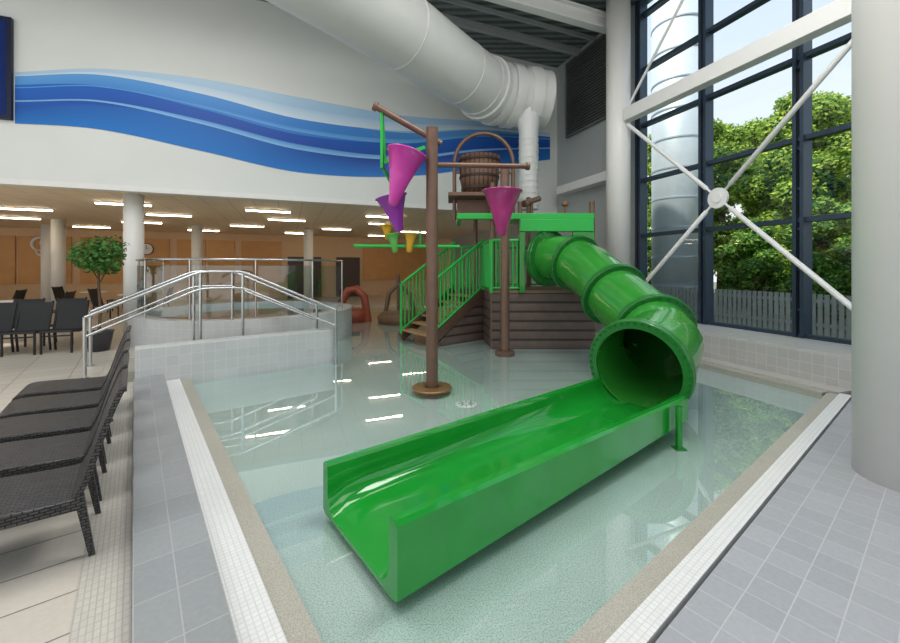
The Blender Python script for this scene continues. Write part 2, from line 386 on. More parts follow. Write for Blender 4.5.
for (t, z) in [(7.60, 5.02), (3.16, 5.0), (7.60, .78), (3.16, .80)]:
    p = gw(t, 7.15, z); d = (p-bc).normalized()
    finish(MB().tube([bc+d*.12, bc+d*.3, bc+d*.32, p], [.022, .022, .042, .042], 14), 'rod', white, e, world=True)
finish(MB().disc(bc, .19, gw(0, 1), .05, 32).disc(bc, .09, gw(0, 1), .08, 24), 'centre_plate', white, e, world=True)
e = thing('upper_brace', 'thin white steel brace rods above the horizontal beam', 'brace', gw(5.37, 7.15, 5.4))
for t0, t1 in [(7.58, 5.0), (3.16, 5.74)]:
    finish(MB().tube([gw(t0, 7.15, 5.46), gw(t1, 7.15, 8.26)], .03, 12), 'rod', white, e, world=True)

# ceiling beams
e_w = Vector((.9275, .3735, 0))
for k, (p, L0, L1, w, h, z) in enumerate([((4.3, 10.45), -13, -.02, .22, .45, 7.75), ((3.9, 12.2), -13, 0.1, .12, .22, 8.1), ((4.1, 11.5), -13, .2, .06, .12, 8.15)]):
    p = Vector((p[0], p[1], z)); mb = MB().bar(p+e_w*L0, p+e_w*L1, w, h*.12)
    mb.bar(p+e_w*L0+Vector((0, 0, h*.8)), p+e_w*L1+Vector((0, 0, h*.8)), w, h*.12); mb.bar(p+e_w*L0+Vector((0, 0, h*.4)), p+e_w*L1+Vector((0, 0, h*.4)), w*.2, h*.8)
    finish(mb, 'ceiling_beam', white if k == 0 else greywall, label='steel roof beam under the metal ceiling', cat='beam', group='roof beams')

# duct
path = catmull([(-3.6, 4.9, 6.5), (-2.3, 6.6, 6.52), (-1.0, 8.3, 6.5), (.05, 9.65, 6.45), (.75, 10.5, 6.42)], 4)
e = thing('ventilation_duct', 'very large round white ventilation duct under the roof', 'duct', (0, 9, 5.5))
ductm = M('duct_white', (.74, .75, .74), .4, var=.04, vs=3)
finish(MB().tube(path, .75, 48), 'main_pipe', ductm, e, world=True)
el = catmull([(.75, 10.5, 6.42), (1.15, 10.95, 6.4), (1.8, 11.2, 6.38), (2.7, 11.35, 6.35)], 3)
mb = MB()
for i in range(len(el)-1):
    r = .78 if i % 2 == 0 else .84
    mb.tube([el[i], el[i+1]], r, 48)
finish(mb, 'elbow', ductm, e, world=True)
mb = MB()
for i in (8, 13):
    d = (path[i+1]-path[i-1]).normalized(); mb.tube([path[i]-d*.02, path[i]+d*.02], .762, 48)
finish(mb, 'joint_band', ductm, e, world=True)
mb = MB().tube([(2.15, 11.0, 5.9), (2.15, 10.95, 5.3), (2.15, 10.95, 3.2)], [.36, .26, .26], 28)
z = 3.3
while z < 5.2:
    mb.tube([(2.15, 10.95, z), (2.15, 10.95, z+.05)], .272, 28); z += .16
finish(mb, 'drop_pipe', ductm, e, world=True)

# ---------------------------------------------------------------- mural
ST = [-2.0, .29, 1.694, 3.596, 5.83, 8.494, 11.02, 13.6]
bands = [
 ([5.2, 5.67, 6.00, 6.12, 6.02, 5.94, 6.10, 6.08], [5.0, 5.40, 5.60, 5.45, 5.15, 5.20, 5.55, 5.8], (.34, .56, .80), (.50, .67, .84)),
 ([5.1, 5.60, 5.90, 5.86, 5.55, 5.45, 5.85, 5.95], [4.5, 4.99, 5.35, 5.10, 4.65, 4.62, 5.1, 5.5], (.02, .19, .62), (.14, .40, .78)),
 ([4.9, 5.40, 5.62, 5.40, 5.05, 5.16, 5.72, 5.95], [4.3, 4.62, 4.90, 4.70, 4.40, 4.50, 5.1, 5.5], (.01, .06, .38), (.02, .17, .62)),
 ([4.55, 4.95, 5.20, 5.12, 4.72, 4.66, 5.15, 5.6], [4.4, 4.60, 4.66, 4.40, 4.08, 4.20, 4.68, 5.2], (.015, .20, .60), (.01, .05, .34)),
 ([5.15, 5.60, 5.92, 5.93, 5.74, 5.72, 5.96, 6.0], [5.12, 5.58, 5.86, 5.76, 5.46, 5.50, 5.86, 5.95], (.66, .77, .87), (.46, .64, .84)),
 ([4.8, 5.08, 5.30, 5.14, 4.80, 4.78, 5.26, 5.6], [4.75, 5.05, 5.26, 5.04, 4.66, 4.68, 5.20, 5.56], (.30, .56, .84), (.08, .30, .70)),
 ([5.0, 5.35, 5.62, 5.50, 5.22, 5.25, 5.70, 5.9], [4.98, 5.33, 5.59, 5.44, 5.12, 5.14, 5.64, 5.86], (.16, .44, .80), (.06, .26, .68)),
]
mmesh = bpy.data.meshes.new('wave_mural'); V = []; F = []; CC = []
def interp(x, X, Y):
    for i in range(len(X)-1):
        if X[i] <= x <= X[i+1]+1e-6:
            t = (x-X[i])/(X[i+1]-X[i])
            m0 = (Y[i+1]-Y[max(i-1, 0)])/(X[i+1]-X[max(i-1, 0)])*(X[i+1]-X[i]); j = min(i+2, len(X)-1)
            m1 = (Y[j]-Y[i])/(X[j]-X[i])*(X[i+1]-X[i])
            return (2*t**3-3*t*t+1)*Y[i]+(t**3-2*t*t+t)*m0+(-2*t**3+3*t*t)*Y[i+1]+(t**3-t*t)*m1
M0 = .29
for bi, (tp, bt, c0, c1) in enumerate(bands):
    y = -.006-.002*bi; N = 90; base = len(V)
    for i in range(N+1):
        s_ = M0+(ST[-1]-M0)*i/N; zt = interp(s_, ST, tp); zb = interp(s_, ST, bt)
        for j in range(5):
            q = j/4; V.append((s_, y, zb+(zt-zb)*q))
            m = .5+.5*math.sin(s_*.55+bi)
            c = [c0[k]*(1-q*(.35+.65*m))+c1[k]*q*(.35+.65*m) for k in range(3)]; CC.append(c+[1])
    for i in range(N):
        for j in range(4):
            a = base+i*5+j; F.append((a, a+5, a+6, a+1))
mmesh.from_pydata(V, [], F)
ca = mmesh.color_attributes.new('Col', 'FLOAT_COLOR', 'POINT')
for i, c in enumerate(CC): ca.data[i].color = c
mm, nt, b = nmat('mural_paint'); at = nt.nodes.new('ShaderNodeAttribute'); at.attribute_name = 'Col'
nt.links.new(at.outputs['Color'], b.inputs['Base Color']); b.inputs['Roughness'].default_value = .5
mmesh.materials.append(mm)
mo = bpy.data.objects.new('wave_mural', mmesh); COL.objects.link(mo); mo.location = W0; mo.rotation_euler = (0, 0, WL)
mo['label'] = 'flowing blue wave mural painted across the white wall'; mo['category'] = 'mural'
mb = MB().box(-1.0, .27, -.09, -.01, 4.65, 6.75, 0).box(-.92, .19, -.095, -.089, 4.73, 6.67, 1)
finish(mb, 'display_screen', [M('screen_frame', (.01, .015, .05), .4), M('screen_face', (.01, .03, .16), .15)], ang=WL, org=W0, label='dark blue display screen mounted on the white wall', cat='screen')

# ---------------------------------------------------------------- low wall, ramp, spa
finish(MB().box(.0, 2.8, 6.9, 7.2, -.24, .5), 'low_wall', tile_w, ang=POOL, label='low light grey tiled wall at the pool edge', cat='wall', bev=.012)
finish(MB().box(.3, 2.6, 7.205, 8.3, -.24, .28).box(-.35, .3, 7.205, 8.3, 0, .14), 'access_steps', [beige_edge], ang=POOL, label='beige raised access steps behind the low wall', cat='steps')
e = thing('spa_pool', 'raised round spa pool with pale grey tiled wall', 'spa', SPA)
SH = .60
mb = MB(); mb.lathe([(SR, -.24), (SR, SH), (SR-.34, SH), (SR-.34, .1), (0, .1)], None, 72, 0, True)
spw = finish(mb, 'tiled_wall', tile_w, e)
md = spw.modifiers.new('es', 'EDGE_SPLIT'); md.split_angle = .7
finish(MB().lathe([(0, SH-.1), (SR-.35, SH-.1)], None, 64), 'spa_water', water, e)
def arcp(r, a, z=0): return Vector((r*math.cos(math.radians(a)), r*math.sin(math.radians(a)), z))
e = thing('glass_balustrade', 'curved glass balustrade with steel rail around the spa wall', 'balustrade', (SPA.x, SPA.y, SH))
STEP = 30; A = [178+i*STEP for i in range(7)]
finish(MB().tube([arcp(2.25, a, 1.17) for a in range(178, 360, 4)], .022, 10), 'handrail', steel, e)
for i, a in enumerate(A):
    finish(MB().tube([arcp(2.25, a, 0), arcp(2.25, a, 1.16)], .018, 8), 'post', steel, e)
    if i < len(A)-1:
        mb = MB(); k = 6; P = [arcp(2.25, a+1.2+(STEP-2.4)*j/k) for j in range(k+1)]
        for j in range(k):
            mb.add([P[j]+Vector((0, 0, .06)), P[j+1]+Vector((0, 0, .06)), P[j+1]+Vector((0, 0, 1.05)), P[j]+Vector((0, 0, 1.05))], [(0, 1, 2, 3)])
        finish(mb, 'glass_panel', balglass, e)

# handrails
def handrail(off, label):
    o = pw(0, off)
    pts = [Vector((-5.25, 5.75, .89)), Vector((-4.15, 6.65, 1.54)), Vector((-3.6, 6.95, 1.54)), Vector((-2.02, 7.08, .86))]
    pts = [p+o for p in pts]
    e = thing('handrail', label, 'handrail', (pts[0].x, pts[0].y, 0))
    fine = []
    for i, p in enumerate(pts):
        if i in (1, 2):
            a = p+(pts[i-1]-p).normalized()*.12; c = p+(pts[i+1]-p).normalized()*.12
            fine += [a, a*.3+p*.5+c*.2, a*.2+p*.5+c*.3, c]
        else: fine.append(p)
    finish(MB().tube(fine, .024, 12), 'top_rail', steel, e, world=True)
    low = [p-Vector((0, 0, .28)) for p in fine]
    finish(MB().tube(low, .02, 12), 'lower_rail', steel, e, world=True)
    for p, zb in [(pts[0], 0), (pts[1], .0), (pts[2], .28), (pts[3], PF)]:
        finish(MB().tube([(p.x, p.y, zb), (p.x, p.y, p.z)], .024, 10).disc((p.x, p.y, zb+.01), .05, (0, 0, 1), .02), 'post', steel, e, world=True)
handrail(0.0, 'stainless steel handrail rising and falling over the low wall')
handrail(.95, 'stainless steel handrail on the far side of the access steps')

# ---------------------------------------------------------------- slide
mp = pw(4.32, 2.165)
e = thing('water_slide', 'bright green fibreglass tube slide with open trough run-out', 'slide', (mp.x, mp.y, PF))
stations = [1.0, 1.06, 1.12, 1.25, 1.5, 2.0, 2.6, 3.2, 3.8, 4.1, 4.38]
TZ = .50; TR = .465
def section(a):
    k = (a-1)/3.38
    zr = .365-.06*k; zl = .30+.01*k
    zf = .06+.02*k if a > 1.25 else .06-(1.25-a)**2*1.2
    zo = -.04+.09*k
    R = .13+.11*max(0, (k-.3)/.7)
    bc_ = 2.17
    P = [(-.49, zo+.02), (-.49, zr-.02), (-.47, zr), (-.425, zr), (-.41, zr-.02)]
    for j in range(9):
        t = j/8*math.pi/2; P.append((-.405+R*(1-math.cos(t)), zf+R*(1-math.sin(t))))
    for j in range(9):
        t = (1-j/8)*math.pi/2; P.append((.405-R*(1-math.cos(t)), zf+R*(1-math.sin(t))))
    P += [(.41, zl-.02), (.42, zl), (.465, zl), (.48, zl-.02), (.48, zo+.02)]
    P += [(.44, zo), (-.45, zo)]
    return [pw(a, bc_+p[0], p[1]) for p in P]
mb = MB()
secs = [section(a) for a in stations]; L = len(secs[0])
V = [p for s_ in secs for p in s_]; F = []
for i in range(len(secs)-1):
    for k in range(L): F.append((i*L+k, i*L+(k+1) % L, (i+1)*L+(k+1) % L, (i+1)*L+k))
F.append(list(range(L))); F.append([(len(secs)-1)*L+k for k in range(L)][::-1])
mb.add(V, F, 0, False)
o = finish(mb, 'trough', green_in, e, world=True)
bm = bmesh.new(); bm.from_mesh(o.data); bmesh.ops.recalc_face_normals(bm, faces=bm.faces)
bm.to_mesh(o.data); bm.free()
for p in o.data.polygons: p.use_smooth = len(p.vertices) == 4
md = o.modifiers.new('es', 'EDGE_SPLIT'); md.split_angle = math.radians(32)
TP = catmull([(2.06, 8.50, 1.80), (2.30, 8.06, 1.78), (2.55, 7.36, 1.56), (2.69, 6.56, 1.16), (2.79, 5.82, .86), (2.69, 5.10, .63), (mp.x, mp.y, TZ)], 8)
TS = [TP[i] for i in range(0, len(TP), 4)]
TS[-1] = TP[-1]
tb = finish(MB().tube(TS, TR, 64, ri=.02), 'tube', green_lt, e, world=True)
md = tb.modifiers.new('es', 'EDGE_SPLIT'); md.split_angle = math.radians(7.5)
def flange(i, r=.525, arch=False, hw=.022):
    if i >= len(TP)-2: d = (TS[-1]-TS[-2]).normalized()
    else: d = (TP[min(i+1, len(TP)-1)]-TP[max(i-1, 0)]).normalized()
    c = TP[i]
    if arch: c = TP[-1]-d*.03
    mb = MB(); up = Vector((0, 0, 1)); x = d.cross(up).normalized(); y = x.cross(d)
    a0, a1 = (math.radians(-24), math.radians(204)) if arch else (0, 2*math.pi)
    for o2 in (-hw-.003, hw+.003):
        prof = [(TR-.015, -hw), (r-.01, -hw), (r, -hw*.6), (r, hw*.6), (r-.01, hw), (TR-.015, hw), (TR-.015, -hw)]
        T = Matrix((x, y, d)).transposed().to_4x4(); T.translation = c+d*o2
        mb.lathe(prof, T, 56, 0, False, a0, a1)
        if arch:
            for a in (a0, a1):
                q = [T @ Vector((rr*math.cos(a), rr*math.sin(a), z)) for rr, z in [(TR-.015, -hw), (r, -hw), (r, hw), (TR-.015, hw)]]
                mb.add(q, [(0, 1, 2, 3)])
    nb = 28
    for k in range(nb+1 if arch else nb):
        a = a0+(a1-a0)*k/nb if arch else 2*math.pi*k/nb
        p = c+(x*math.cos(a)+y*math.sin(a))*(r-.03)
        L2 = hw*2+.022
        mb.tube([p-d*L2, p+d*L2], .014, 6, 1)
    finish(mb, 'flange', [green_fl, green_dark], e, world=True)
flange(1, .59, hw=.035); flange(12, .55); flange(24, .55); flange(36, .54); flange(len(TP)-1, .545, True, .03)
pl = pw(4.02, 1.62)
finish(MB().tube([(pl.x, pl.y, PF), (pl.x, pl.y, .30)], .03, 16).box(pl.x-.05, pl.x+.05, pl.y-.05, pl.y+.05, PF, PF+.012), 'support_leg', green, e, world=True)
q = TP[30]; finish(MB().tube([(q.x, q.y, PF), (q.x, q.y, q.z-.45)], .05, 16).disc((q.x, q.y, PF+.01), .12, (0, 0, 1), .02), 'support_leg', green, e, world=True)

# ---------------------------------------------------------------- tipping cone post
e = thing('tipping_cone_post', 'tall brown water play post with purple tipping cones', 'water feature', (-.244, 5.42, PF))
PX, PY = -.244, 5.42
finish(MB().lathe([(.05, -.03), (.27, -.03), (.27, -.012), (.262, -.004), (.10, .0)], Matrix.Translation((PX, PY, 0)), 48, 0, False), 'base_flange', brown_ring, e, world=True)
finish(MB().tube([(PX, PY, PF), (PX, PY, 3.50)], .08, 28), 'pole', brown, e, world=True)
finish(MB().tube([(-.98, 5.25, 3.72), (-.12, 5.47, 3.30)], .042, 14).disc((-.98, 5.25, 3.72), .06, (1, .2, -.45), .05), 'tipping_arm', brown, e, world=True)
finish(MB().tube([(PX, PY, 3.0), (1.10, 5.66, 3.04)], .036, 14).disc((1.10, 5.66, 3.04), .055, (1, .17, 0), .04), 'cross_arm', brown, e, world=True)
finish(MB().bar((-.90, 5.3, 3.70), (-.90, 5.3, 2.92), .035, .09).bar((-.90, 5.32, 3.66), (-.86, 5.32, 3.0), .03, .05), 'green_hanger', green_rail, e, world=True)
def cone(rim, tip, r, mat, nm='tipping_cone'):
    rim = Vector(rim); tip = Vector(tip); d = (rim-tip); L = d.length; d.normalize()
    x = d.cross(Vector((0, 1, 0))).normalized(); y = d.cross(x)
    T = Matrix((x, y, d)).transposed().to_4x4(); T.translation = tip
    mb = MB().lathe([(.0, 0), (.035, 0), (.06, .04*L), (r*.55, .5*L), (r, L-.02), (r+.02, L-.015), (r+.02, L), (r-.01, L), (r*.5, .5*L+.02), (0, .08)], T, 32)
    finish(mb, nm, mat, e, world=True)
cone((-.58, 5.35, 3.14), (-.76, 5.28, 2.42), .25, magenta)
cone((-.84, 5.70, 2.62), (-.72, 5.72, 2.12), .21, purple)
cone((.73, 5.58, 2.68), (.72, 5.58, 2.05), .26, plum)
finish(MB().bar((.73, 5.62, 3.02), (.73, 5.62, 2.60), .02, .05), 'cone_hanger', brown, e, world=True)
finish(MB().bar((-.88, 5.3, 3.0), (-.33, 5.3, 3.2), .03, .05).bar((-.90, 5.32, 2.95), (-.80, 5.6, 2.75), .03, .04), 'cone_bracket', green_rail, e, world=True)

# ---------------------------------------------------------------- play tower
e = thing('play_tower', 'water play tower with dark plank base and green railings', 'play structure', (1.9, 9.2, PF))
DZ = 1.08
A_ = Vector((.79, 9.5, 0)); B_ = Vector((.88, 8.38, 0)); C_ = Vector((3.05, 8.38, 0)); D_ = Vector((3.3, 10.4, 0)); E_ = Vector((.25, 10.2, 0))
pl = [B_, C_, D_, E_, A_]
finish(MB().poly([(p.x, p.y) for p in pl], PF, DZ), 'plank_base', darkwood, e, world=True)
finish(MB().poly([(p.x, p.y) for p in pl], DZ, DZ+.05), 'deck', M('deck_brown', (.24, .15, .09), .6), e, world=True)
for p, zt, r in [((1.07, 7.8), 3.55, .088), ((.90, 8.45), 3.4, .055), ((.62, 9.75), 3.4, .055), ((3.0, 8.45), 3.0, .055), ((2.0, 10.2), 3.4, .055), ((1.48, 8.45), 3.0, .05)]:
    mb = MB().tube([(p[0], p[1], PF), (p[0], p[1], zt)], r, 20)
    if r > .08: mb.lathe([(.0, 0), (.19, 0), (.19, .09), (.1, .10)], Matrix.Translation((p[0], p[1], PF)), 28, 0, False)
    finish(mb, 'post', brown, e, world=True)
finish(MB().box(.15, 3.0, 8.3, 8.42, 2.62, 2.74).box(.15, .25, 8.42, 9.8, 2.62, 2.74).box(1.4, 3.0, 8.42, 9.6, 2.66, 2.70).box(1.45, 2.98, 8.28, 8.36, 2.36, 2.62), 'green_canopy', green_rail, e, world=True, bev=.01)
finish(MB().box(1.44, 1.56, 8.3, 8.40, DZ, 2.36), 'entry_jamb', green, e, world=True, bev=.01)
finish(MB().box(2.55, 3.0, 8.3, 8.40, DZ, 2.36), 'entry_panel', green, e, world=True, bev=.01)
def railing(p0, p1, z0, z1, hgt=.95, n=8, name='green_railing'):
    p0 = Vector(p0); p1 = Vector(p1); mb = MB()
    a = Vector((p0.x, p0.y, z0)); b_ = Vector((p1.x, p1.y, z1)); H = Vector((0, 0, hgt)); lo = Vector((0, 0, .10))
    mb.tube([a+H, b_+H], .034, 10); mb.tube([a+lo, b_+lo], .025, 8)
    for i in range(n+1):
        q = a.lerp(b_, i/n); mb.tube([q+(Vector((0, 0, 0)) if i in (0, n) else lo), q+H], .032 if i in (0, n) else .018, 8)
    finish(mb, name, green_rail, e, world=True)
railing((.88, 8.40), (1.50, 8.40), DZ, DZ, 1.1, 7)
railing((.86, 8.45), (.79, 9.45), DZ, DZ, 1.1, 9)
railing((.3, 10.15), (3.2, 10.35), DZ, DZ, 1.05, 18)
s0 = Vector((-.46, 8.48, 0)); s1 = A_; fo = pw(0, 1.1)
railing(s0, s1, .05, DZ, 1.18, 15, 'stair_railing')
railing(s0+fo, s1+fo, .05, DZ, 1.18, 15, 'stair_railing')
for o2 in (Vector((0, 0, 0)), fo):
    mb = MB().bar(s0+o2+Vector((0, 0, -.02)), s1+o2+Vector((0, 0, DZ-.06)), .05, .2)
    finish(mb, 'stringer', stringerm, e, world=True)
k = 6
for i in range(k):
    q0 = s0.lerp(s1, i/k); q1 = s0.lerp(s1, (i+1.15)/k); z = DZ*(i+1)/(k+1)
    c = (q0+q1)/2+fo/2; T = Matrix.Translation((c.x, c.y, z)) @ Matrix.Rotation(POOL, 4, 'Z')
    finish(MB().box(-.14, .14, -.52, .52, -.03, .02, 0, T), 'tread', tread, e, world=True, bev=.006)
v = [s0+Vector((.12, .09, PF)), s1+Vector((0, 0, PF)), s1+Vector((0, 0, DZ-.14))]
v2 = [p+fo*.04 for p in v]
finish(MB().add(v+v2, [(0, 1, 2), (5, 4, 3), (0, 3, 4, 1), (1, 4, 5, 2), (2, 5, 3, 0)]), 'stair_side_panel', darkwood, e, world=True)
finish(MB().tube([(.2, 8.36, 2.05), (-1.95, 8.1, 2.05)], .035, 10).tube([(-.62, 8.26, 2.05), (-.62, 8.26, 2.35)], .02, 8), 'spray_arm', green_rail, e, world=True)
for rim, tip, m in [((-1.18, 8.2, 2.30), (-1.12, 8.2, 1.92), lime), ((-.80, 8.15, 2.32), (-.83, 8.15, 1.92), yellow), ((-1.32, 8.3, 2.5), (-1.3, 8.3, 2.2), yellow)]:
    cone(rim, tip, .13, m, 'small_cone')
bx, by = .66, 9.0
finish(MB().lathe([(0, 3.24), (.37, 3.24), (.43, 3.55), (.47, 4.08), (.44, 4.08), (.40, 3.7), (0, 3.6)], Matrix.Translation((bx, by, 0)), 28), 'barrel_bucket', barrelwood, e, world=True)
mb = MB()
for z, r in [(3.34, .395), (3.60, .437), (3.96, .463)]:
    mb.lathe([(r-.02, z), (r+.014, z), (r+.014, z+.05), (r-.02, z+.05)], Matrix.Translation((bx, by, 0)), 28, 0, False)
finish(mb, 'barrel_hoop', M('hoop_dark', (.05, .035, .03), .4, .5), e, world=True)
bx2 = bx+.1
arch = [(bx2-.66, by, 2.68), (bx2-.66, by, 3.7)]+[(bx2-.66*math.cos(a), by, 3.95+.68*math.sin(a)) for a in [math.pi*i/14 for i in range(15)]]+[(bx2+.66, by, 3.7), (bx2+.66, by, 2.68)]
finish(MB().tube(arch, .045, 10).tube([(bx2-.66, by, 3.75), (bx2+.66, by, 3.75)], .03, 8), 'arch_frame', brown, e, world=True)
finish(MB().box(bx-.7, bx+.7, by-.5, by+.5, 3.14, 3.22).box(bx-.5, bx+.5, by-.04, by+.04, 2.7, 3.14), 'bucket_tray', brown, e, world=True, bev=.01)
finish(MB().tube([(1.75, 8.6, 2.72), (1.75, 8.6, 3.0)], .04, 10).tube([(1.62, 8.5, 2.98), (1.95, 8.75, 3.12)], .06, 12).tube([(1.56, 8.45, 2.95), (1.62, 8.5, 2.98)], .08, 12), 'water_cannon', brown, e, world=True)
finish(MB().tube([(2.5, 8.7, 2.70), (2.5, 8.7, 2.95)], .025, 10).lathe([(0, 0), (.06, .02), (.08, .07), (.04, .11), (0, .11)], Matrix.Translation((2.5, 8.7, 2.93)), 16), 'spray_head', M('rust_red', (.26, .10, .05), .5), e, world=True)

for p in [Vector((.20, 4.96, 0)), Vector((-1.42, 7.35, 0))]:
    mb = MB().lathe([(0, 0), (.14, 0), (.14, .012), (.12, .018), (0, .018)], Matrix.Translation((p.x, p.y, PF)), 28)
    for i in range(8):
        a = i*math.pi/4; mb.bar((p.x+.04*math.cos(a), p.y+.04*math.sin(a), PF+.02), (p.x+.10*math.cos(a), p.y+.10*math.sin(a), PF+.02), .014, .006, 1)
    finish(mb, 'pool_inlet_cover', [white, M('slot_dark', (.2, .22, .22), .6)], label='round white inlet cover on the pool floor', cat='drain cover')

# ---------------------------------------------------------------- wicker chairs
e0 = thing('wicker_chair', 'dark grey woven wicker lounge chair on the beige floor', 'chair', pw(-.27, 3.22), POOL, 'wicker chairs in a row')
def slab(prof, y0, y1, th, mi=0):
    mb = MB(); n_ = len(prof); V = []
    nor = []
    for i in range(n_):
        a = Vector(prof[max(i-1, 0)]); b2 = Vector(prof[min(i+1, n_-1)]); d = (b2-a).normalized(); nor.append(Vector((-d.y, d.x)))
    for y in (y0, y1):
        for i in range(n_): V.append((prof[i][0]+nor[i].x*th/2, y, prof[i][1]+nor[i].y*th/2))
        for i in range(n_): V.append((prof[i][0]-nor[i].x*th/2, y, prof[i][1]-nor[i].y*th/2))
    F = []; k = 2*n_
    for i in range(n_-1):
        F += [(i, i+1, k+i+1, k+i), (n_+i, k+n_+i, k+n_+i+1, n_+i+1), (i, n_+i, n_+i+1, i+1), (k+i, k+i+1, k+n_+i+1, k+n_+i)]
    F += [(0, k, k+n_, n_), (n_-1, 2*n_-1, k+2*n_-1, k+n_-1)]
    mb.add(V, F, mi); return mb
seat = [(-.64, .31), (-.62, .345), (-.56, .36), (-.40, .355), (-.2, .34), (-.02, .33), (.03, .34)]
back = [(.01, .33), (.055, .42), (.095, .55), (.145, .72), (.195, .86), (.215, .90), (.235, .905)]
def ss(P):
    c = catmull([(p[0], 0, p[1]) for p in P], 3); return [(q.x, q.z) for q in c]
finish(slab(ss(seat), -.265, .265, .034), 'seat', wick, e0, bev=.01)
finish(slab(ss(back), -.265, .265, .03), 'backrest', wick, e0, bev=.01)
for x, y, x2, zt in [(.03, -.24, .085, .36), (.03, .24, .085, .36), (-.58, -.24, -.61, .33), (-.58, .24, -.61, .33)]:
    finish(MB().add([(x2-.013, y-.013, 0), (x2+.014, y-.013, 0), (x2+.014, y+.013, 0), (x2-.013, y+.013, 0), (x-.021, y-.016, zt), (x+.021, y-.016, zt), (x+.021, y+.016, zt), (x-.021, y+.016, zt)],
            [(0, 3, 2, 1), (4, 5, 6, 7), (0, 1, 5, 4), (1, 2, 6, 5), (2, 3, 7, 6), (3, 0, 4, 7)]), 'leg', wick, e0)
finish(slab([(-.58, .32), (-.3, .315), (.04, .305)], -.26, -.235, .045), 'apron', wick, e0)
finish(slab([(-.58, .32), (-.3, .315), (.04, .305)], .235, .26, .045), 'apron', wick, e0)
for i in range(1, 5):
    copy_thing(e0, pw(-.27, 3.22+.66*i), POOL+random.uniform(-.03, .03))

e1 = thing('mesh_chair', 'black mesh armless chair with slim dark legs', 'chair', (-7.95, 7.50, 0), 0, 'black chairs in the lounge')
finish(slab([(-.26, .42), (0, .38), (.2, .39), (.26, .56), (.31, .76), (.35, .93)], -.24, .24, .035), 'seat', blackm, e1)
for x, y, z in [(-.23, -.225, .41), (-.23, .225, .41)]:
    finish(MB().tube([(x, y, 0), (x, y, z)], .02, 8), 'leg', blackm, e1)
for y in (-.24, .24):
    finish(MB().tube([(.26, y, 0), (.2, y, .42), (.36, y, .95)], .02, 8), 'leg', blackm, e1)
finish(MB().tube([(-.23, -.225, .33), (-.23, .225, .33)], .014, 8), 'stretcher', blackm, e1)
e1.rotation_euler = (0, 0, 1.95)
for x, y in [(-8.46, 7.30), (-8.97, 7.10), (-7.44, 7.70), (-8.2, 8.5), (-8.9, 8.25)]:
    copy_thing(e1, (x, y, 0), 1.95+random.uniform(-.04, .04))

# potted tree
e = thing('potted_tree', 'small round indoor fig tree with slim trunk in a pot', 'plant', (-6.80, 7.75, 0))
finish(MB().lathe([(0, 0), (.16, 0), (.22, .36), (.24, .38), (.20, .38), (.19, .34), (0, .34)], None, 28), 'pot', M('dark_pot', (.06, .06, .065), .4), e)
finish(MB().tube([(0, 0, .3), (.02, .01, .8), (-.01, 0, 1.3), (0, 0, 1.7)], [.03, .025, .022, .012], 10).tube([(0, 0, 1.3), (.2, .05, 1.7)], .01, 6).tube([(0, 0, 1.35), (-.2, -.05, 1.75)], .01, 6), 'trunk', bark, e)
def leaves(centers, n, size, rnd, core=0):
    mb = MB(); V = []; F = []
    wts = [r[0]*r[1] for c, r in centers]
    for c, r in rnd.choices(centers, wts, k=n):
        d = Vector((rnd.gauss(0, 1), rnd.gauss(0, 1), rnd.gauss(0, 1))).normalized()
        p = Vector(c)+Vector((d.x*r[0], d.y*r[1], d.z*r[2]))*(rnd.uniform(.72, 1.14) if core else rnd.random()**.35)
        a = Vector((rnd.gauss(0, 1), rnd.gauss(0, 1), rnd.gauss(0, .6))).normalized(); b2 = a.cross(d+Vector((.01, .02, .3))).normalized()
        s_ = size*rnd.uniform(.6, 1.3); k = len(V)
        V += [p-a*s_, p-b2*s_*.5, p+a*s_, p+b2*s_*.5]; F.append((k, k+1, k+2, k+3))
    mb.v = V; mb.f = F; mb.m = [0]*len(F); mb.s = [False]*len(F)
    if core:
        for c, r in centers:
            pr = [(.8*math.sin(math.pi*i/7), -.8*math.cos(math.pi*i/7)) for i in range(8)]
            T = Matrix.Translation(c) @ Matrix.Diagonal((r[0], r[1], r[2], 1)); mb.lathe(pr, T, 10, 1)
    return mb
rn = random.Random(3)
finish(leaves([((0, 0, 1.88), (.44, .44, .34)), ((.22, 0, 2.0), (.3, .3, .25)), ((-.24, 0, 1.85), (.3, .3, .26)), ((.05, 0, 1.66), (.35, .35, .2))], 1500, .045, rn), 'foliage', leafp, e)

# ---------------------------------------------------------------- lounge interior
for (X, Y) in [(-7.55, 9.55), (-16.3, 16.2), (-10.5, 16.6), (-6.3, 17.8), (-14.2, 14.5)]:
    e = thing('column', 'round white column under the lounge ceiling', 'column', (X, Y, 0), 0, 'lounge columns')
    finish(MB().lathe([(0, 0), (.2, 0), (.2, 3.35), (0, 3.35)], None, 28), 'shaft', colm, e)
lampm = M('lamp_white', (1, .86, .66), .5, var=0, emit=15)
for s_, o2 in [(1.5, 2.0), (5, 2.0), (8.5, 2.0), (-1.5, 4.2), (2, 4.2), (5.5, 4.2), (9, 4.2), (-3, 7), (.5, 7), (4, 7), (7.5, 7), (11, 7), (-2, 9.8), (2, 9.8), (6, 9.8), (10, 9.8), (-6, 5), (-6, 9)]:
    c = ww(s_, o2)
    e = thing('ceiling_light', 'slim linear fluorescent ceiling light in the lounge', 'ceiling light', (c.x, c.y, 3.27), WL, 'lounge ceiling lights')
    finish(MB().box(-.62, .62, -.05, .05, .03, .08), 'housing', white, e)
    finish(MB().box(-.60, .60, -.04, .04, 0, .03), 'diffuser', lampm, e)
c = ww(-.7, 11.9)
e = thing('wall_clock', 'round white wall clock with dark rim on the warm panels', 'clock', (c.x, c.y, 2.5), WL)
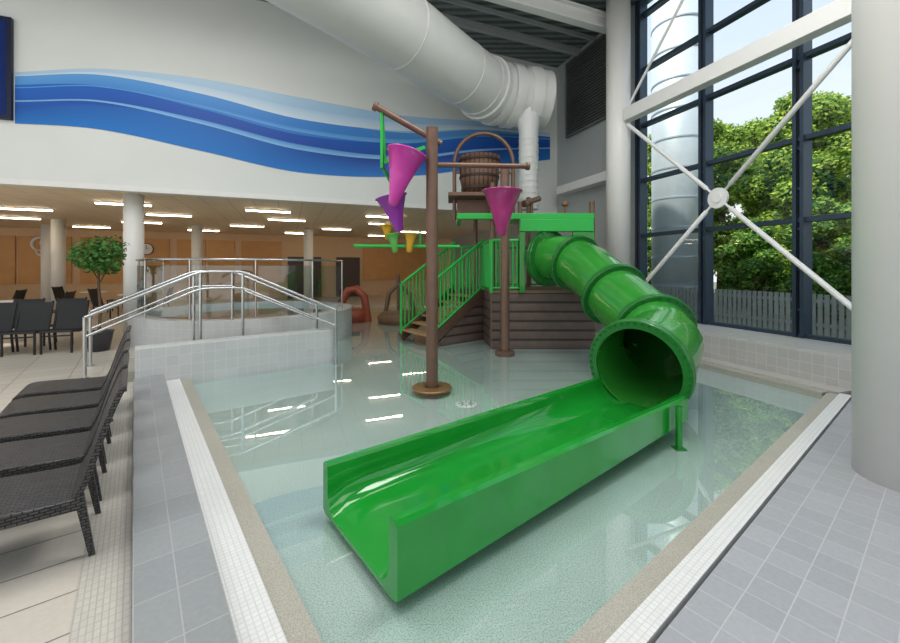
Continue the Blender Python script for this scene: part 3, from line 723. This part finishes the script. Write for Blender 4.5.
finish(MB().disc((0, 0, 0), .28, (0, 1, 0), .05, 32), 'rim', blackm, e)
finish(MB().disc((0, -.03, 0), .25, (0, 1, 0), .02, 32), 'face', white, e)
finish(MB().bar((0, -.045, 0), (0, -.045, .18), .02, .01).bar((0, -.045, 0), (.12, -.045, .05), .02, .01), 'hand', blackm, e)
c = ww(-4.36, 11.9)
e = thing('wall_emblem', 'pale grey abstract swirl emblem on the orange wall', 'wall decoration', (c.x, c.y, 2.2), WL)
for (cx, cz, r, a0, a1) in [(-.2, .45, .28, 40, 280), (.12, .5, .24, -60, 160), (0, .25, .36, 180, 350), (.28, .28, .16, -90, 120), (-.05, .5, .12, 0, 260)]:
    P = [(cx+r*math.cos(math.radians(a0+(a1-a0)*i/12)), 0, cz+r*math.sin(math.radians(a0+(a1-a0)*i/12))) for i in range(13)]
    finish(MB().tube(P, [.015+.045*math.sin(math.pi*i/12) for i in range(13)], 8), 'swirl', white, e)
c = ww(-8.0, 9.0)
e = thing('reception_counter', 'long white reception counter in the lounge', 'counter', (c.x, c.y, 0), WL)
finish(MB().box(-1.8, 1.8, -.3, .3, 0, 1.0), 'body', white, e, bev=.01)
finish(MB().box(-1.9, 1.9, -.4, .35, 1.0, 1.06), 'worktop', M('counter_top', (.12, .12, .13), .3), e, bev=.01)
et = thing('cafe_table', 'round white cafe table on a steel pedestal', 'table', tuple(ww(-1.2, 3.0)), 0, 'cafe tables')
finish(MB().lathe([(0, .72), (.38, .72), (.38, .75), (0, .75)], None, 28), 'table_top', white, et)
finish(MB().tube([(0, 0, 0), (0, 0, .72)], .035, 12).lathe([(0, 0), (.25, 0), (.25, .02), (0, .03)], None, 24), 'pedestal', steel, et)
for s_, o2 in [(.8, 5), (-3, 5), (-1, 7.2), (2.0, 7), (-5, 3.2), (-7, 4.5)]:
    copy_thing(et, tuple(ww(s_, o2)), 0)
for s_, o2, r in [(-.5, 3.4, 0), (-1.9, 3.0, 3.1), (1.5, 5.1, 0), (.1, 5, 3), (-2.3, 5, 0), (-3.7, 5, 3), (-.3, 7.2, 0), (-1.7, 7.2, 3), (-4.3, 3.2, 0), (-5.7, 3.2, 3)]:
    copy_thing(e1, tuple(ww(s_, o2)), r+WL)
e = thing('play_arch', 'red brown arched water play feature at the beach end', 'water feature', (-3.0, 12.6, PF))
redb = M('rust_play', (.30, .07, .035), .45, var=.3)
finish(MB().tube([(-.45, 0, 0), (-.42, 0, .6), (-.2, 0, 1.0), (.05, 0, 1.05), (.3, 0, .8), (.42, 0, 0)], .12, 14), 'arch', redb, e)
finish(MB().lathe([(0, 0), (.35, .0), (.42, .3), (.3, .42), (0, .42)], Matrix.Translation((0, .1, 0)), 20), 'seat_base', redb, e)
e = thing('toddler_play_feature', 'low brown and green toddler water play feature', 'water feature', (-1.6, 12.4, PF))
finish(MB().lathe([(0, 0), (.6, 0), (.65, .2), (.5, .35), (0, .4)], None, 24), 'base', M('brown_play', (.2, .12, .07), .6, var=.3), e)
finish(MB().tube([(-.4, 0, .3), (-.3, 0, .9), (0, 0, 1.2), (.35, 0, .9), (.5, 0, .3)], .07, 12).tube([(0, 0, .3), (0, 0, 1.5)], .05, 10), 'loop', M('brown_play2', (.16, .10, .07), .5, var=.3), e)
finish(MB().lathe([(0, 0), (.3, 0), (.25, .15), (0, .2)], Matrix.Translation((.75, -.2, 0)), 18), 'pad', green_rail, e)

# ---------------------------------------------------------------- outside
finish(MB().poly([tuple(gw(-25, 8.05))[:2], tuple(gw(-25, 45))[:2], tuple(gw(40, 45))[:2], tuple(gw(40, 8.12))[:2]], -.4, -.05), 'ground', M('outside_ground', (.20, .22, .14), .9, var=.3), label='paved and grassed ground outside the glazing', **S)
e = thing('picket_fence', 'pale timber picket fence outside the windows', 'fence', gw(4, 11, -.05), GL)
pk = M('pale_timber', (.38, .39, .38), .7, var=.15)
mb = MB()
x = -9
while x < 8:
    mb.box(x, x+.09, -.012, .012, .05, 1.05); x += .13
finish(mb, 'pales', pk, e)
finish(MB().box(-9, 8, -.05, -.012, .3, .38).box(-9, 8, -.05, -.012, .85, .93), 'rail', pk, e)
e = thing('exterior_tower', 'tall pale metal cylindrical tower outside the glazing', 'tower', (8.0, 14.0, -.05))
finish(MB().lathe([(0, 0), (.85, 0), (.85, 11), (0, 11)], None, 40), 'shell', M('pale_metal', (.66, .70, .74), .45, .2, var=.05), e)
mb = MB()
for z in range(1, 11):
    mb.lathe([(.85, z), (.87, z), (.87, z+.05), (.85, z+.05)], None, 40, 0, False)
finish(mb, 'band', M('metal_band', (.45, .50, .55), .4, .4), e)
def tree(loc, h, w, mat, nl, seed, size, nb=26):
    r = random.Random(seed); big = h > 5
    e = thing('tree' if big else 'shrub', 'leafy green tree growing beyond the fence' if big else 'dense green shrub beyond the fence', 'tree' if big else 'shrub', loc, 0, 'trees outside the glazing' if big else 'shrubs outside the glazing')
    finish(MB().tube([(0, 0, 0), (.1, 0, h*.35), (0, .1, h*.75)], [.2, .15, .05], 10), 'trunk', bark, e)
    cs = []
    for i in range(nb):
        z = h*((i+.5)/nb*.80+.12); k = math.sin(min(1, max(.15, (z/h)))*math.pi*.85+.3); k = max(.35, k)
        a = i*2.4+r.uniform(-.4, .4); rr = w*k*r.uniform(.25, .75)
        q = r.uniform(.6, 1.0)*w*.40; cs.append(((rr*math.cos(a), rr*math.sin(a), z), (q, q, q*.75)))
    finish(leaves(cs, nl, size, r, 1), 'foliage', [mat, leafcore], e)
i = 0
for t, c, h, w, m in [(6.2, 16.2, 7.5, 1.9, leafm), (9.3, 16.4, 8.2, 1.9, leafm), (12.5, 16.8, 8.5, 2.0, leafm), (15.9, 17.5, 8.8, 2.1, leafm),
                      (7.8, 20.6, 9.6, 2.1, leafm), (11.2, 21.6, 9.8, 2.1, leafm), (14.8, 23, 10, 2.2, leafm), (2.8, 16, 7.5, 2.0, leafm),
                      (4.7, 12.9, 3.3, 1.2, leafd), (6.8, 12.9, 3.6, 1.2, leafd), (8.8, 13.3, 3.3, 1.1, leafd), (12.6, 13.5, 3.5, 1.2, leafd), (2.6, 12.9, 3.4, 1.2, leafd)]:
    i += 1; tree(gw(t, c, -.05), h, w, m, 20000 if h > 5 else 10000, i, .085 if h > 5 else .06)

# ---------------------------------------------------------------- lights
w = bpy.data.worlds.new('world'); SC.world = w; w.use_nodes = True; nt = w.node_tree
bg = nt.nodes['Background']; tc = nt.nodes.new('ShaderNodeTexCoord'); sp = nt.nodes.new('ShaderNodeSeparateXYZ'); cr = nt.nodes.new('ShaderNodeValToRGB')
cr.color_ramp.elements[0].position = .1; cr.color_ramp.elements[0].color = (.95, .94, .92, 1)
cr.color_ramp.elements[1].position = .8; cr.color_ramp.elements[1].color = (.52, .70, .95, 1)
nt.links.new(tc.outputs['Generated'], sp.inputs[0]); nt.links.new(sp.outputs['Z'], cr.inputs[0]); nt.links.new(cr.outputs[0], bg.inputs[0])
bg.inputs[1].default_value = 1.1
sd = bpy.data.lights.new('sun', 'SUN'); sd.energy = 4.4; sd.angle = .03; sd.color = (1, .93, .78)
so = bpy.data.objects.new('sun', sd); COL.objects.link(so)
so.rotation_euler = Vector((.60, .35, -1.0)).to_track_quat('-Z', 'Y').to_euler()
def area(loc, size, en, col=(1, .98, .95), rot=(0, 0, 0)):
    l = bpy.data.lights.new('area', 'AREA'); l.shape = 'RECTANGLE'; l.size = size[0]; l.size_y = size[1]; l.energy = en; l.color = col
    o = bpy.data.objects.new('area_fill', l); COL.objects.link(o); o.location = loc; o.rotation_euler = rot
area((-3.6, 4.2, 8.1), (4, 4), 310); area((2.5, 3.5, 8.1), (3, 3), 290); area((-6, -1, 8.1), (4, 4), 220); area((1, -2, 8.1), (4, 4), 120)  # added soft fill under the roof, out of view, no fixtures behind it

cam = bpy.data.cameras.new('camera'); co = bpy.data.objects.new('camera', cam); COL.objects.link(co)
co.location = (0, 0, 1.6); co.rotation_euler = (math.pi/2, 0, 0); cam.sensor_width = 36; cam.lens = 16; cam.shift_y = -.0594
cam.clip_start = .05; cam.clip_end = 300
SC.camera = co
SC.view_settings.view_transform = 'Standard'
SC.view_settings.exposure = .12
SC.view_settings.gamma = .93
